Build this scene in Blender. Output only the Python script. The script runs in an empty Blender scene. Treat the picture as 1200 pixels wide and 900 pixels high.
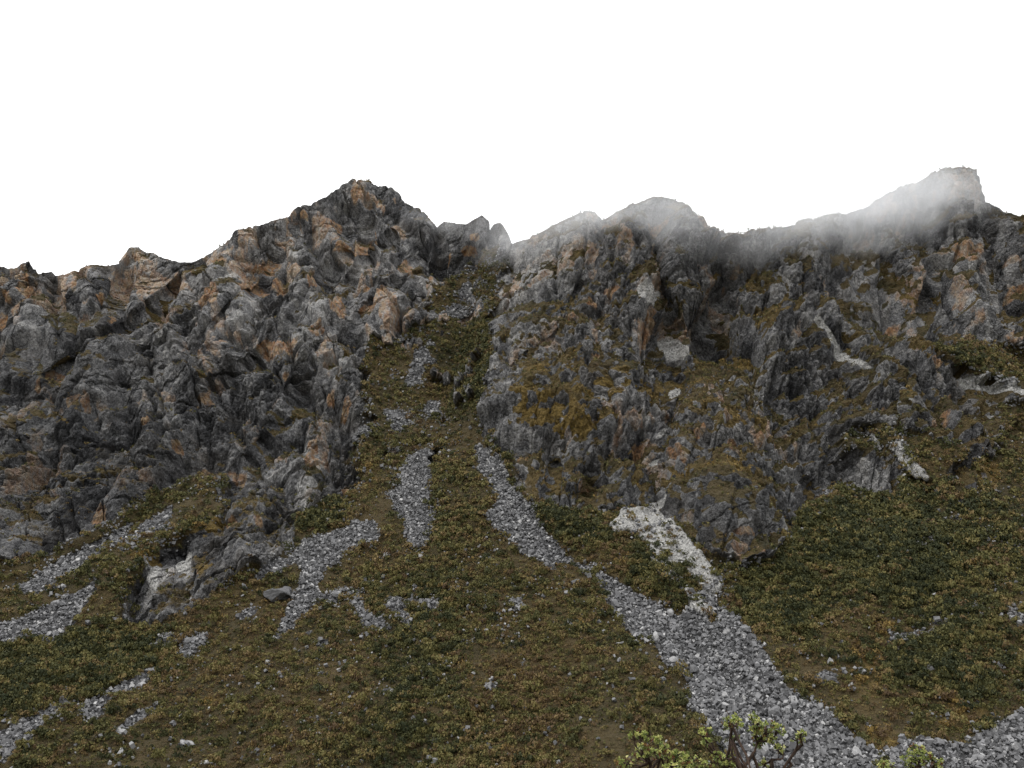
import bpy, math, random
import numpy as np
R = math.radians
scene = bpy.context.scene
COL = scene.collection
rng = np.random.default_rng(7)
random.seed(7)

# ------------------------------------------------------------------ camera, sky, sun, exposure
PITCH = R(18.0)
FPX = 1039.0                       # focal length in photo pixels (1200 wide)
cam_d = bpy.data.cameras.new("camera"); cam = bpy.data.objects.new("camera", cam_d); COL.objects.link(cam)
cam.location = (0, 0, 0); cam.rotation_euler = (math.pi/2 + PITCH, 0, 0)
cam_d.sensor_width = 36.0; cam_d.lens = 36.0*FPX/1200.0
cam_d.clip_start = 0.1; cam_d.clip_end = 20000
scene.camera = cam
scene.view_settings.view_transform = 'Standard'; scene.view_settings.look = 'None'
scene.view_settings.gamma = 1.0; scene.view_settings.exposure = 0.0
scene.cycles.volume_bounces = 6
scene.cycles.max_bounces = 8
scene.cycles.volume_step_rate = 2.0
scene.cycles.volume_max_steps = 96

SUN_EL, SUN_AZ = R(55), R(-130)    # azimuth measured from +Y towards +X
w = bpy.data.worlds.new("World"); scene.world = w; w.use_nodes = True
nt = w.node_tree; nt.nodes.clear()
out = nt.nodes.new("ShaderNodeOutputWorld"); bg = nt.nodes.new("ShaderNodeBackground")
sky = nt.nodes.new("ShaderNodeTexSky"); sky.sky_type = 'NISHITA'; sky.sun_disc = False
sky.sun_elevation = SUN_EL; sky.sun_rotation = SUN_AZ; sky.altitude = 3500; sky.air_density = 1; sky.dust_density = 2
mx = nt.nodes.new("ShaderNodeMix"); mx.data_type = 'RGBA'; mx.clamp_result = False
mx.inputs[0].default_value = 0.93
tcw = nt.nodes.new("ShaderNodeTexCoord"); spw = nt.nodes.new("ShaderNodeSeparateXYZ"); nt.links.new(tcw.outputs['Generated'], spw.inputs[0])
mrw = nt.nodes.new("ShaderNodeMapRange"); nt.links.new(spw.outputs[2], mrw.inputs[0])
for i_, v_ in ((1, 0.0), (2, 1.0), (3, 11.5), (4, 25.0)): mrw.inputs[i_].default_value = v_   # overcast: brightest overhead
cmw = nt.nodes.new("ShaderNodeCombineColor"); [nt.links.new(mrw.outputs[0], cmw.inputs[i_]) for i_ in range(3)]
nt.links.new(cmw.outputs[0], mx.inputs[7])
nt.links.new(sky.outputs[0], mx.inputs[6]); nt.links.new(mx.outputs[2], bg.inputs[0])
bg.inputs[1].default_value = 0.1
nt.links.new(bg.outputs[0], out.inputs[0])
sl = bpy.data.lights.new("sun", 'SUN'); sl.energy = 1.5; sl.angle = R(10); sl.color = (1.0, 0.97, 0.92)
so = bpy.data.objects.new("sun", sl); COL.objects.link(so)
sd = np.array([math.cos(SUN_EL)*math.sin(SUN_AZ), math.cos(SUN_EL)*math.cos(SUN_AZ), math.sin(SUN_EL)])
from mathutils import Vector, Matrix, Quaternion
so.rotation_euler = Vector(tuple(sd)).to_track_quat('Z', 'Y').to_euler()
so.location = (-60, -60, 90)

# ------------------------------------------------------------------ noise (numpy)
def _h(ix, iy, iz, s):
    with np.errstate(over='ignore'):
        h = (ix.astype(np.int64)*374761393 + iy.astype(np.int64)*668265263 + iz.astype(np.int64)*2147483647*3 + s*1274126177) & 0xffffffff
        h = ((h ^ (h >> 13))*1274126177) & 0xffffffff
        h = ((h ^ (h >> 16))*2246822519) & 0xffffffff
        h = h ^ (h >> 15)
    return (h & 0xffffff).astype(np.float32)/np.float32(0xffffff)
def vnoise(x, y, z, s=0):          # value noise, -1..1
    xi, yi, zi = np.floor(x), np.floor(y), np.floor(z)
    fx, fy, fz = x-xi, y-yi, z-zi
    fx = fx*fx*(3-2*fx); fy = fy*fy*(3-2*fy); fz = fz*fz*(3-2*fz)
    r = 0
    for a in (0, 1):
        for b in (0, 1):
            for c in (0, 1):
                r = r + _h(xi+a, yi+b, zi+c, s)*(fx if a else 1-fx)*(fy if b else 1-fy)*(fz if c else 1-fz)
    return (r*2-1).astype(np.float32)
def fbm(x, y, z, o=4, s=0, g=0.5):
    r = 0; a = 1.0; t = 0
    for i in range(o):
        r = r + a*vnoise(x, y, z, s+i*17); t += a; a *= g
        x, y, z = x*2.03+3.1, y*2.03+1.7, z*2.03+7.3
    return r/t
def blocks(u, v, s, kv=0.75, amp=0.9):
    """union of tilted, planar-sided blocks, one per jittered cell: the broken look of rock"""
    ui, vi = np.floor(u), np.floor(v)
    best = np.full(u.shape, -9, np.float32); tone_ = np.zeros(u.shape, np.float32)
    z = np.zeros_like(ui)
    for a in (-1, 0, 1):
        for b in (-1, 0, 1):
            cu, cv = ui+a, vi+b
            du = u-(cu+0.15+0.7*_h(cu, cv, z, s)); dv = v-(cv+0.15+0.7*_h(cu, cv, z, s+1))
            th = (_h(cu, cv, z, s+2)-0.5)*1.9
            c, q = np.cos(th), np.sin(th)
            p = c*du+q*dv; t = -q*du+c*dv
            gx = (_h(cu, cv, z, s+3)-0.5)*1.3; gy = (_h(cu, cv, z, s+4)-0.35)*1.3
            hgt = _h(cu, cv, z, s+5)*amp + gx*du + gy*dv - 1.9*np.maximum(np.maximum(np.abs(p)*1.15, np.abs(t)*kv)-0.30, 0)
            tone_ = np.where(hgt > best, _h(cu, cv, z, s+6), tone_); best = np.maximum(best, hgt)
    return best.astype(np.float32), tone_
def smooth(a, b, x):
    t = np.clip((x-a)/(b-a), 0, 1); return t*t*(3-2*t)

# ------------------------------------------------------------------ the lie of the land, surveyed from the viewpoint
GX = np.arange(0, 1202, 2.0); GY = np.arange(140, 1002, 2.0)
PX, PY = np.meshgrid(GX, GY)
def poly(pts):
    m = np.zeros(PX.shape, bool); n = len(pts)
    xs = [p[0] for p in pts]; ys = [p[1] for p in pts]
    sx = (GX >= min(xs)-2) & (GX <= max(xs)+2); sy = (GY >= min(ys)-2) & (GY <= max(ys)+2)
    X = PX[np.ix_(sy, sx)]; Y = PY[np.ix_(sy, sx)]; ins = np.zeros(X.shape, bool)
    for i in range(n):
        x1, y1 = pts[i]; x2, y2 = pts[(i+1) % n]
        if y1 == y2: continue
        c = ((y1 > Y) != (y2 > Y)) & (X < (x2-x1)*(Y-y1)/(y2-y1)+x1)
        ins ^= c
    m[np.ix_(sy, sx)] = ins
    return m
def union(ps):
    m = np.zeros(PX.shape, bool)
    for p in ps: m |= poly(p)
    return m
def segdist(pts):
    d = np.full(PX.shape, 1e9); 
    for (x1, y1), (x2, y2) in zip(pts[:-1], pts[1:]):
        L = (x2-x1)**2+(y2-y1)**2
        t = np.clip(((PX-x1)*(x2-x1)+(PY-y1)*(y2-y1))/L, 0, 1)
        d = np.minimum(d, np.hypot(PX-x1-t*(x2-x1), PY-y1-t*(y2-y1)))
    return d
def gblur(a, sx, sy):
    def k1(a, s, ax):
        if s <= 0: return a
        n = int(3*s)+1; k = np.exp(-0.5*(np.arange(-n, n+1)/s)**2); k /= k.sum()
        pad = [(0, 0), (0, 0)]; pad[ax] = (n, n)
        b = np.pad(a, pad, mode='reflect' if n < a.shape[ax] else 'edge'); r = 0
        for i, w_ in enumerate(k):
            r = r + w_*(b[:, i:i+a.shape[1]] if ax == 1 else b[i:i+a.shape[0], :])
        return r
    return k1(k1(a.astype(float), sx/2, 1), sy/2, 0)
SKYLINE = [(0,311),(15,311),(33,305),(38,312),(45,318),(58,317),(64,323),(80,320),(100,311),(125,310),(135,302),(150,290),(162,287),(170,292),(180,297),(190,302),(200,304),(215,308),(225,308),(240,300),(257,292),(270,284),(280,270),(290,264),(300,261),(320,257),(340,253),(343,244),(355,240),(375,232),(385,224),(400,216),(413,212),(425,213),(434,210),(442,217),(455,220),(467,228),(475,237),(485,239),(498,250),(507,260),(512,267),(520,259),(535,260),(547,262),(560,254),(565,251),(572,258),(575,269),(580,262),(587,259),(594,268),(600,284),(620,280),(640,268),(660,257),(685,246),(700,250),(706,258),(730,246),(745,238),(765,230),(785,233),(800,236),(808,248),(818,258),(826,268),(832,277),(845,272),(860,275),(880,276),(900,268),(930,262),(960,256),(990,250),(1020,240),(1050,224),(1070,212),(1095,203),(1110,198),(1130,195),(1145,197),(1150,212),(1158,235),(1166,240),(1180,248),(1200,253)]
# ground that is vegetated talus (everything else above is rock)
VEG = [
 [(0,668),(33,660),(66,648),(100,632),(115,622),(150,600),(200,575),(230,562),(250,558),(268,556),(266,600),(237,625),(206,640),(170,655),(158,672),(140,700),(133,738),(160,736),(200,718),(235,706),(263,690),(300,665),(330,648),(345,622),(350,598),(390,582),(415,570),(424,548),(413,525),(432,492),(425,465),(430,430),(425,400),(450,397),(475,397),(503,377),(510,335),(522,325),(528,330),(540,326),(556,318),(566,300),(590,288),(603,290),(597,310),(585,335),(577,397),(588,420),(575,455),(568,495),(575,520),(596,530),(600,565),(625,584),(650,592),(680,603),(722,597),(745,598),(770,596),(792,617),(813,630),(830,637),(857,653),(887,660),(905,652),(940,622),(975,575),(1000,560),(1060,555),(1050,535),(985,530),(985,500),(1012,498),(1065,507),(1105,525),(1130,518),(1142,560),(1175,540),(1200,520),(1200,1000),(0,1000)],
 [(1080,385),(1110,398),(1150,405),(1200,400),(1200,470),(1150,440),(1110,418)],
 [(1140,515),(1175,505),(1165,470),(1200,480),(1200,560),(1150,560)],
]
ROCKIN = [[(985,532),(1010,528),(1040,535),(1062,550),(1060,572),(1030,578),(985,570)], [(1128,520),(1146,520),(1152,570),(1130,570)]]
# rock steps carrying scrub: (x, y, rx, ry, tilt deg, strength)
SCRUB = [(240,320,40,7,-25,.8),(190,352,30,8,-30,.8),(75,372,20,12,20,.6),(110,430,50,10,10,.5),(240,440,28,5,-30,.9),(330,480,40,16,-50,.6),(60,490,60,16,10,.3),(60,570,40,10,10,.4),(240,590,30,6,-30,.9),
 (640,395,45,8,-25,.8),(660,470,60,10,5,1.0),(700,490,45,8,10,.9),(620,490,30,14,15,1.0),(740,450,40,8,15,.8),(760,330,34,12,20,.9),(800,350,30,26,0,1.0),(850,315,45,10,8,.9),(880,330,24,14,0,.8),(820,420,26,12,-25,1.0),(840,300,30,8,10,.7),(940,300,50,12,5,.6),(1000,310,60,12,5,.7),(1060,330,60,12,0,.9),(1075,348,22,7,0,1.0),(1110,255,50,10,-8,.5),(980,395,30,16,30,.9),(1000,360,50,10,10,.8),(1020,420,40,14,25,.9),(1120,410,90,14,14,1.0),(1000,470,30,8,20,.6),(880,470,40,8,-20,.6),(850,440,30,8,5,.8),(870,560,60,10,8,.9),(820,570,25,8,-10,.9),(920,590,40,10,15,.7),(940,540,40,10,10,.7),(680,570,25,14,-45,.8),(630,430,30,8,0,.5),(900,360,30,10,0,.8),(830,375,30,18,10,.9),(700,540,20,8,0,.4),(1060,440,14,26,25,.6),(1180,450,30,12,20,1),(1160,490,20,20,0,.8)]
GOLD = [(650,490,60,18,10,1.0),(700,465,50,12,5,.8),(780,450,25,8,0,.8),(750,455,45,8,0,.7),(640,445,40,8,0,.6),(1075,348,25,8,0,1.0),(850,330,35,14,0,.7),(860,400,30,10,0,.7),(1160,555,12,16,0,.9),(172,655,16,6,-20,1),(245,618,30,6,-30,.8),(240,660,16,6,0,.6),(250,825,16,8,0,.6),(1035,740,14,10,0,.8),(1015,790,20,40,0,.6),(1130,835,40,16,-10,.8),(1035,870,20,20,10,.9),(830,560,50,10,0,.6),(870,490,50,10,0,.5),(980,290,30,5,0,.5),(430,560,10,30,0,.5),(640,640,6,4,0,1)]
SCREE = [
 [(552,522),(575,527),(597,545),(600,575),(620,592),(640,622),(653,640),(672,655),(690,670),(722,682),(743,689),(755,705),(783,715),(800,723),(812,706),(806,692),(822,696),(836,684),(848,710),(870,727),(883,750),(900,765),(913,787),(930,812),(953,820),(975,840),(997,863),(1010,880),(1030,905),(1040,1000),(900,1000),(880,950),(855,905),(824,850),(806,830),(808,805),(790,790),(770,770),(763,747),(733,740),(712,705),(700,683),(670,664),(640,662),(612,648),(590,625),(566,602),(584,596),(566,560)],
 [(1040,905),(1044,872),(1080,862),(1130,872),(1167,845),(1200,838),(1200,1000),(1040,1000)],
 [(1000,885),(1020,872),(1035,882),(1032,905),(1005,905)],
 [(532,341),(545,331),(560,335),(553,350),(540,353)],[(548,366),(575,346),(578,349),(552,369)],[(520,360),(540,357),(552,370),(550,378),(534,376)],[(560,318),(568,326),(560,332),(555,324)],
 [(488,426),(500,420),(516,425),(498,430),(495,458),(483,458),(474,454),(478,445)],[(514,447),(528,445),(530,455),(518,458)],[(500,474),(518,472),(518,488),(505,484)],[(445,480),(456,478),(478,492),(478,500),(466,512),(452,512),(462,498)],[(410,515),(428,494),(434,497),(418,516)],[(478,412),(500,410),(500,415),(480,417)],
 [(497,528),(507,530),(508,572),(501,590),(508,606),(508,618),(495,640),(486,645),(475,636),(478,618),(462,604),(452,590),(470,570),(480,540)],
 [(440,610),(447,633),(412,640),(395,652),(377,665),(368,680),(368,693),(400,694),(398,700),(365,706),(348,722),(336,737),(322,757),(321,748),(334,722),(340,700),(350,676),(356,660),(330,662),(302,682),(298,672),(335,650),(370,628),(400,616),(425,608)],
 [(411,690),(430,698),(425,715),(452,728),(456,736),(434,733),(424,722),(412,700)],[(453,694),(464,697),(474,712),(474,722),(484,736),(476,738),(462,718)],[(478,702),(508,700),(512,706),(480,712)],[(440,662),(452,656),(448,664),(432,672)],[(448,642),(460,644),(454,656),(446,652)],
 [(0,701),(30,683),(32,688),(8,702),(0,706)],[(28,694),(50,670),(90,655),(120,638),(150,612),(152,616),(136,632),(160,625),(185,603),(210,598),(212,604),(175,628),(160,638),(130,645),(108,662),(72,684),(60,698),(40,702)],
 [(0,735),(40,720),(78,702),(115,682),(120,688),(102,700),(92,722),(80,742),(74,748),(60,762),(35,750),(14,758),(0,764)],
 [(0,867),(38,846),(72,830),(85,812),(92,812),(70,847),(48,862),(28,880),(10,896),(0,900)],
 [(88,842),(110,826),(135,812),(150,800),(170,788),(185,784),(178,800),(160,816),(130,832),(104,850)],[(128,867),(146,847),(168,836),(187,829),(184,842),(162,858),(140,868)],
 [(205,772),(216,754),(232,744),(246,735),(240,748),(234,758),(222,772)],[(168,762),(196,744),(206,742),(196,752),(176,764)],[(270,726),(284,712),(300,707),(292,724),(276,728)],
 [(1020,665),(1032,655),(1042,650),(1036,662),(1024,669)],[(1078,642),(1088,630),(1102,624),(1096,636)],[(1132,708),(1142,708),(1162,726),(1150,726)],[(1036,752),(1050,742),(1072,740),(1096,738),(1102,746),(1070,750),(1044,758)],[(1176,716),(1200,710),(1200,728),(1184,726)],[(1182,630),(1200,634),(1200,640)],
 [(210,868),(222,864),(230,868),(226,876),(214,878)],[(596,700),(608,706),(612,716),(600,712)],[(625,740),(640,736),(640,746),(630,746)],[(540,834),(556,838),(548,844)],[(690,785),(712,800),(706,805)],
 [(956,790),(976,792),(982,800),(962,804)],
]
PALE = [ [(712,624),(732,601),(765,597),(788,612),(812,636),(836,664),(850,690),(838,698),(822,692),(812,676),(798,664),(790,672),(796,690),(778,686),(758,668),(760,652),(750,632),(738,630),(724,636)],
 [(803,694),(812,697),(834,712),(845,720),(836,725),(812,714)],
 [(779,384),(788,389),(796,399),(806,401),(812,410),(800,418),(787,413),(785,402)],[(786,455),(800,456),(799,466),(788,468)],[(747,341),(760,336),(777,345),(764,356),(752,358)],[(764,538),(775,540),(774,547),(764,544)],[(749,491),(758,490),(761,497),(756,498)],[(768,512),(782,496),(786,498),(774,514)],[(770,590),(785,584),(786,592),(772,602)],
 [(1046,518),(1053,521),(1070,540),(1094,565),(1090,568),(1080,564),(1064,548),(1052,532)],[(1008,503),(1026,508),(1034,528),(1024,520)],[(1081,570),(1087,570),(1086,580),(1082,578)],
 [(950,370),(958,371),(980,398),(1001,419),(1026,434),(1021,440),(996,427),(972,401)],[(1128,430),(1150,440),(1170,450),(1200,464),(1200,474),(1168,456),(1140,446)],
 [(204,645),(222,640),(216,664),(200,662)],[(168,660),(185,655),(178,690),(172,686)] ]
ORANGE = [(29,327,7,6),(30,340,8,6),(10,350,5,6),(3,372,5,8),(247,350,11,15),(287,320,11,13),(292,302,6,10),(130,370,4,7),(143,343,5,5),(118,343,6,4),(160,297,7,7),(86,335,5,8),(312,298,11,10),(322,328,12,10),(300,320,5,12),(366,330,6,14),(394,253,6,8),(383,256,8,5),(419,227,6,7),(425,280,13,10),(434,270,6,8),(402,285,8,8),(418,292,10,4),(477,305,8,10),(486,317,7,6),(504,322,5,7),(450,346,5,12),(433,364,10,7),(395,357,9,12),(370,388,8,6),(430,330,5,9),(545,290,8,6),(555,276,6,4),(526,295,4,6),(770,266,10,6),(817,276,8,7),(765,380,10,13),(766,364,6,5),(693,360,8,6),(718,345,8,4),(742,347,7,4),(671,376,5,4),(1137,297,10,8),(1126,288,6,4),(1197,333,5,8),(1188,395,8,6),(1055,368,5,4),(40,445,7,7),(64,438,10,5),(170,493,9,7),(240,465,7,4),(205,513,5,5),(230,530,8,7),(275,545,6,6),(113,602,10,12),(85,468,10,7),(100,470,4,8),(388,457,7,8),(410,468,4,8),(365,510,5,6),(362,527,7,8),(405,553,6,4),(315,404,12,7),(338,404,9,4),(333,432,5,4),(750,520,7,9),(742,537,7,4),(765,520,4,5),(822,519,8,7),(796,540,7,5),(805,546,4,6),(857,532,6,7),(890,518,5,12),(850,500,5,5),(620,560,8,5),(690,565,12,6),(1122,468,6,14),(1108,490,5,13),(1097,500,5,12),(1100,422,8,5),(1070,445,4,6),(1035,485,5,5),(888,645,6,12),(870,632,12,3),(640,640,6,3),(303,610,4,6),(270,612,7,6),(390,620,0.1,0.1),(350,250,10,4),(258,306,8,5),(840,290,5,4),(1110,290,7,6),(1048,328,6,4),(930,605,5,6),(232,662,4,6),(700,430,8,3),(610,530,10,8)]
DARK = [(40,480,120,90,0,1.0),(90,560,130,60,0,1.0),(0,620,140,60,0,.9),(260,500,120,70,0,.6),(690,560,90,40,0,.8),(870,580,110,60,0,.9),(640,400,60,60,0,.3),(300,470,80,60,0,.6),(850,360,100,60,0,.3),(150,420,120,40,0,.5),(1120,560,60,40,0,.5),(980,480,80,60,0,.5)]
def ell(items):
    r = np.zeros(PX.shape)
    for it in items:
        if len(it) == 4: x, y, rx, ry = it; a = 0; s = 1
        else: x, y, rx, ry, a, s = it
        c, q = math.cos(R(a)), math.sin(R(a)); dx, dy = PX-x, PY-y
        d = np.sqrt(((c*dx+q*dy)/rx)**2+((-q*dx+c*dy)/ry)**2)
        r = np.maximum(r, s*smooth(1.35, 0.45, d))
    return r
vegM = union(VEG) & ~union(ROCKIN)
spur_face = union([[(268,556),(262,600),(235,625),(170,655),(133,738),(235,706),(300,665),(345,622),(350,598),(424,548),(413,525),(432,492),(400,440),(330,470)]])
screeM = gblur(union(SCREE), 4.0, 3.6)
paleM = gblur(union(PALE), 2.4, 2.4)
vegF = gblur(vegM, 8.0, 7.0); spurF = gblur(spur_face, 14, 14)
GREEN = [(1040,640,150,80,0,1.0),(930,690,60,60,0,1.0),(1120,760,110,60,0,.8),(660,620,70,20,20,.8),(560,430,30,60,0,.6),(90,790,130,45,-20,.9),(240,620,50,14,-30,.5),(370,610,50,30,-30,.7),(780,680,50,30,20,.7),(530,600,30,60,0,.4),(150,690,40,20,-30,.6),(1150,430,60,20,10,.6)]
greenF = ell(GREEN)
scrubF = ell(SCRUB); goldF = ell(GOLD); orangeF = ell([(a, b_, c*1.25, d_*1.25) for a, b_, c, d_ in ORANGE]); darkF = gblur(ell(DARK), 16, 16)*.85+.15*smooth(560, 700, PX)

# slope field -> distance from the viewpoint, integrated up every line of sight
skyx = np.array([p[0] for p in SKYLINE], float); skyy = np.array([p[1] for p in SKYLINE], float)
off = np.where(vegM, 31.0, 38.0)
off = np.where(spur_face, 40.0, off)
off = np.where(PY < 300, np.where(vegM, 32, 40.0), off)
off = gblur(off, 34, 16)
off = np.clip(off + 5*fbm(PX/90, PY/60, PX*0, 3, 5), 17, 60)
elev = PITCH + np.arctan((450-PY)/FPX)
T = np.tan(elev)
D = np.zeros(PX.shape)
i0 = int(np.argmin(abs(GY-900)))
D[i0] = 222 + 14*np.sin(GX/210.0+0.6) - 14*smooth(900, 1200, GX)
TH = np.tan(elev+np.radians(off))
for i in range(i0-1, -1, -1):
    D[i] = D[i+1]*(1+(T[i]-T[i+1])/(TH[i]-T[i]))
for i in range(i0+1, len(GY)):
    D[i] = D[i-1]*(1-(T[i-1]-T[i])/(TH[i]-T[i]))
D = gblur(D, 26, 6)
# named ridges (nearer) and gullies (farther): points, half width px, metres
RIB = [([(448,262),(470,300),(478,385)],20,-20),([(300,262),(330,330),(300,390)],26,-10),([(162,287),(150,340),(120,400)],24,-12),([(30,305),(30,370)],20,-9),
 ([(352,440),(320,560),(215,690)],34,-15),([(440,330),(400,420),(400,540)],22,-12),([(250,330),(200,400),(190,500)],30,-9),([(180,475),(140,560),(105,610)],26,-9),
 ([(765,232),(700,330),(640,450),(620,560)],46,-22),([(900,285),(925,320),(945,355),(890,450),(860,640)],34,-22),([(760,360),(720,470),(690,590)],24,-10),([(1130,197),(1135,300),(1150,390)],40,-24),([(1090,410),(1110,520)],38,-26),([(820,470),(830,620)],18,-8),([(560,252),(560,300)],10,-8),([(588,259),(590,290)],7,-7),([(1000,430),(960,520)],24,-8)]
GUL = [([(432,222),(424,300)],6,4),([(345,255),(300,330),(235,400)],10,6),([(490,300),(425,370),(380,430)],10,6),([(465,330),(498,372),(500,390)],8,5),([(150,300),(128,350),(90,400)],9,4),([(700,300),(650,400),(600,440)],9,5),([(730,420),(700,500),(690,590)],9,5),([(830,560),(815,620)],7,4),([(1100,300),(1080,380)],9,5),([(1150,260),(1170,380)],9,5),
 ([(245,305),(185,355),(130,395),(60,440)],12,11),([(400,300),(330,390),(270,440),(220,480)],13,8),([(64,325),(72,400)],9,9),([(380,400),(320,500),(262,560)],18,9),([(460,270),(400,330),(330,400)],7,6),
 ([(575,262),(577,290)],3.5,9),([(512,268),(518,330)],6,8),([(550,310),(545,400),(520,480)],30,14),([(770,300),(790,410),(795,470),(770,560),(765,600)],14,15),([(835,275),(850,340),(820,420)],18,10),([(900,300),(960,385),(1020,436)],11,6),([(1010,505),(1090,580)],12,6),
 ([(1000,270),(1060,350),(1200,430)],26,14),([(560,525),(660,650),(780,720),(900,850)],20,5),([(1062,430),(1050,500)],8,5),([(870,400),(850,500)],14,2),([(650,540),(640,590)],5,8),([(0,700),(120,640),(230,575)],16,5)]
rel = 0
for pts, wd, am in RIB+GUL:
    rel = rel + (am*1.45*np.exp(-0.5*(segdist(pts)/(wd*.55))**2) if am > 0 else am*.85*np.exp(-0.5*(segdist(pts)/(wd*1.15))**2))
D = D + gblur(rel, 2, 3)*(D/500)
def samp(F, px, py):
    px = np.abs(px); px = np.where(px > 1200, 2400-px, px); px = np.clip(px, 0, 1199.9)
    py = np.clip(np.where(py > 990, 1980-py, py), 140.1, 999.0)
    fx = px/2.0; fy = (py-140)/2.0
    i = fx.astype(int); j = fy.astype(int); a = fx-i; b = fy-j
    i1 = np.minimum(i+1, F.shape[1]-1); j1 = np.minimum(j+1, F.shape[0]-1)
    return (F[j, i]*(1-a)+F[j, i1]*a)*(1-b)+(F[j1, i]*(1-a)+F[j1, i1]*a)*b
cP, sP = math.cos(PITCH), math.sin(PITCH)
def ray(px, py, depth):
    """world point seen at photo pixel (px, py) whose distance along +Y is depth"""
    a = (px-600)/FPX; b = (450-py)/FPX
    dy = cP-b*sP; dz = sP+b*cP; t = depth/dy
    return np.stack([a*t, depth+0*a, dz*t], -1)

# ------------------------------------------------------------------ mountain mesh
cx = np.concatenate([np.linspace(-620, -30, 110)[:-1], np.arange(-30, 1231, 1.0), np.linspace(1230, 1820, 110)[1:]])
NR = 860
vv = np.linspace(0, 1, NR)
mir = lambda x: np.where(x < 0, -x, np.where(x > 1200, 2400-x, x))
sk = np.interp(mir(cx), skyx, skyy)
sk = np.where((cx < 0), sk+(-cx)*0.08, sk)
VX = np.repeat(cx[None, :], NR, 0)
VY = 985 + (sk[None, :]-985)*vv[:, None]
dep = samp(D, VX, VY)
P = ray(VX, VY, dep)
# lower apron running down into the valley, and the far side of the ridge
nlow = 26
low = []
for k in range(nlow, 0, -1):
    q = P[0].copy(); s_ = (k/nlow)**1.5*130
    q[:, 1] -= s_; q[:, 0] *= (q[:, 1]+s_*0.3)/(q[:, 1]+s_) ; q[:, 2] -= s_*0.46
    low.append(q)
back = []
top = P[-1]
for k in range(1, 31):
    q = top.copy(); s_ = (k/30)**1.7*260
    q[:, 1] += s_; q[:, 0] *= 1+s_/1200; q[:, 2] += 0.0 if k == 0 else -(s_*0.75+2.0*min(k, 3))
    back.append(q)
P = np.concatenate([np.array(low), P, np.array(back)], 0)
MX = np.concatenate([np.repeat(VX[:1], nlow, 0), VX, np.repeat(VX[-1:], 30, 0)], 0)
MY = np.concatenate([VY[:1]+np.linspace(90, 3, nlow)[:, None]+0*VX[:nlow], VY, VY[-1:]+np.linspace(1, 20, 30)[:, None]+0*VX[:30]], 0)
H, W = P.shape[:2]
def gnormal(P):
    du = np.gradient(P, axis=1); dv = np.gradient(P, axis=0)
    n = np.cross(du, dv); a = np.linalg.norm(n, axis=-1)
    n /= np.maximum(a, 1e-9)[..., None]
    return n, a
N0, _ = gnormal(P)
f32 = np.float32
x, y, z = (P[..., i].astype(f32) for i in range(3))
# wander the surveyed outlines a little so that their edges fray like real ground
k_ = np.clip(dep.mean()/400, .6, 1.4)
wx = MX + 9*fbm(x/22, y/22, z/22, 3, 10)+4*fbm(x/8, y/8, z/8, 3, 11)+2.5*fbm(x/2.5, y/2.5, z/2.5, 2, 12); wy = MY + 7*fbm(x/22, y/22, z/22, 3, 20)+3*fbm(x/8, y/8, z/8, 3, 21)+2*fbm(x/2.5, y/2.5, z/2.5, 2, 22)
veg = samp(vegF, MX+(wx-MX)*1.1, MY+(wy-MY)*1.1)+0.62*fbm(x/9, y/9, z/9, 4, 14)*(1-.6*samp(spurF, MX, MY)) - 0.8*smooth(.20, .40, fbm(x/11, y/11, z/11, 4, 17))*smooth(620, 500, MY) - .22*samp(spurF, MX, MY); scr = samp(screeM, MX+(wx-MX)*.75, MY+(wy-MY)*.75)+0.85*fbm(x/6.5, y/6.5, z/6.5, 4, 15)+0.01+1.0*smooth(.22, .42, fbm(x/6, y/6, z/6, 4, 24))*smooth(500, 340, MY)*(MX > 380)*(MX < 640); grn = np.clip(samp(greenF, wx, wy)+.35*fbm(x/25, y/25, z/25, 3, 18), 0, 1); rock = 1-smooth(0.40, 0.60, veg); pal = samp(paleM, MX+(wx-MX)*.4, MY+(wy-MY)*.4)*1.0+0.55*fbm((x-.35*y)/2.5, (x-.35*y)/2.5, (z+y*.5)/9, 3, 16)*(1-rock)*.7+0.45*fbm(x/5, y/5, z/5, 3, 19)*(1-rock)+.12
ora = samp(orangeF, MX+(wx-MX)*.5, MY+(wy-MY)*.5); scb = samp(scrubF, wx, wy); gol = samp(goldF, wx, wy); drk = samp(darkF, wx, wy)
scr = smooth(0.38, 0.60, scr); pal = smooth(.28, .80, pal)
far = smooth(0, .04, np.concatenate([np.zeros(nlow)+1, 1-vv, np.zeros(30)]))[:, None]   # 0 at the crest
# rock relief: joints dip to the lower left on the left peak, steeper on the right
side = smooth(520, 700, MX)
sx_ = x + 0.22*(1-side)*z - 0.15*side*z
sv = z*0.9 + y*0.25
wu = 5*fbm(x/55, y/55, z/55, 2, 31); wv = 5*fbm(x/55, y/55, z/55, 2, 37)
wu2 = 1.6*fbm(x/7, y/7, z/7, 2, 41)
u, v = sx_+wu, sv+wv
d1, t1 = blocks(u/46, v/74, 101); d2, t2 = blocks((u+wu2)/19, (v-wu2)/30, 202); d3, t3 = blocks((u+wu2)/8.0, (v+wu2)/13.0, 303); d4, t4 = blocks((x+wu2)/3.6, (sv+wu2)/5.4, 404, .9); d5, t5 = blocks(x/1.8, sv/2.4, 505, .9)
rough = np.clip(0.75+0.9*fbm(x/60, y/60, z/60, 2, 51), 0.25, 1.3)
slab = (1-side)*smooth(470, 380, MY+.12*(MX-300))          # the big clean faces of the left peak
big = 17*(d1-0.5)*(0.2+0.8*far)
mid = (9.0+3*slab)*(d2-0.5)*(0.5+0.5*far)
st = (sv*0.8-x*0.6*(1-0.5*side)+4*fbm(x/45, y/45, z/45, 2, 64))/8.5; stf = st-np.floor(st)
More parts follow.
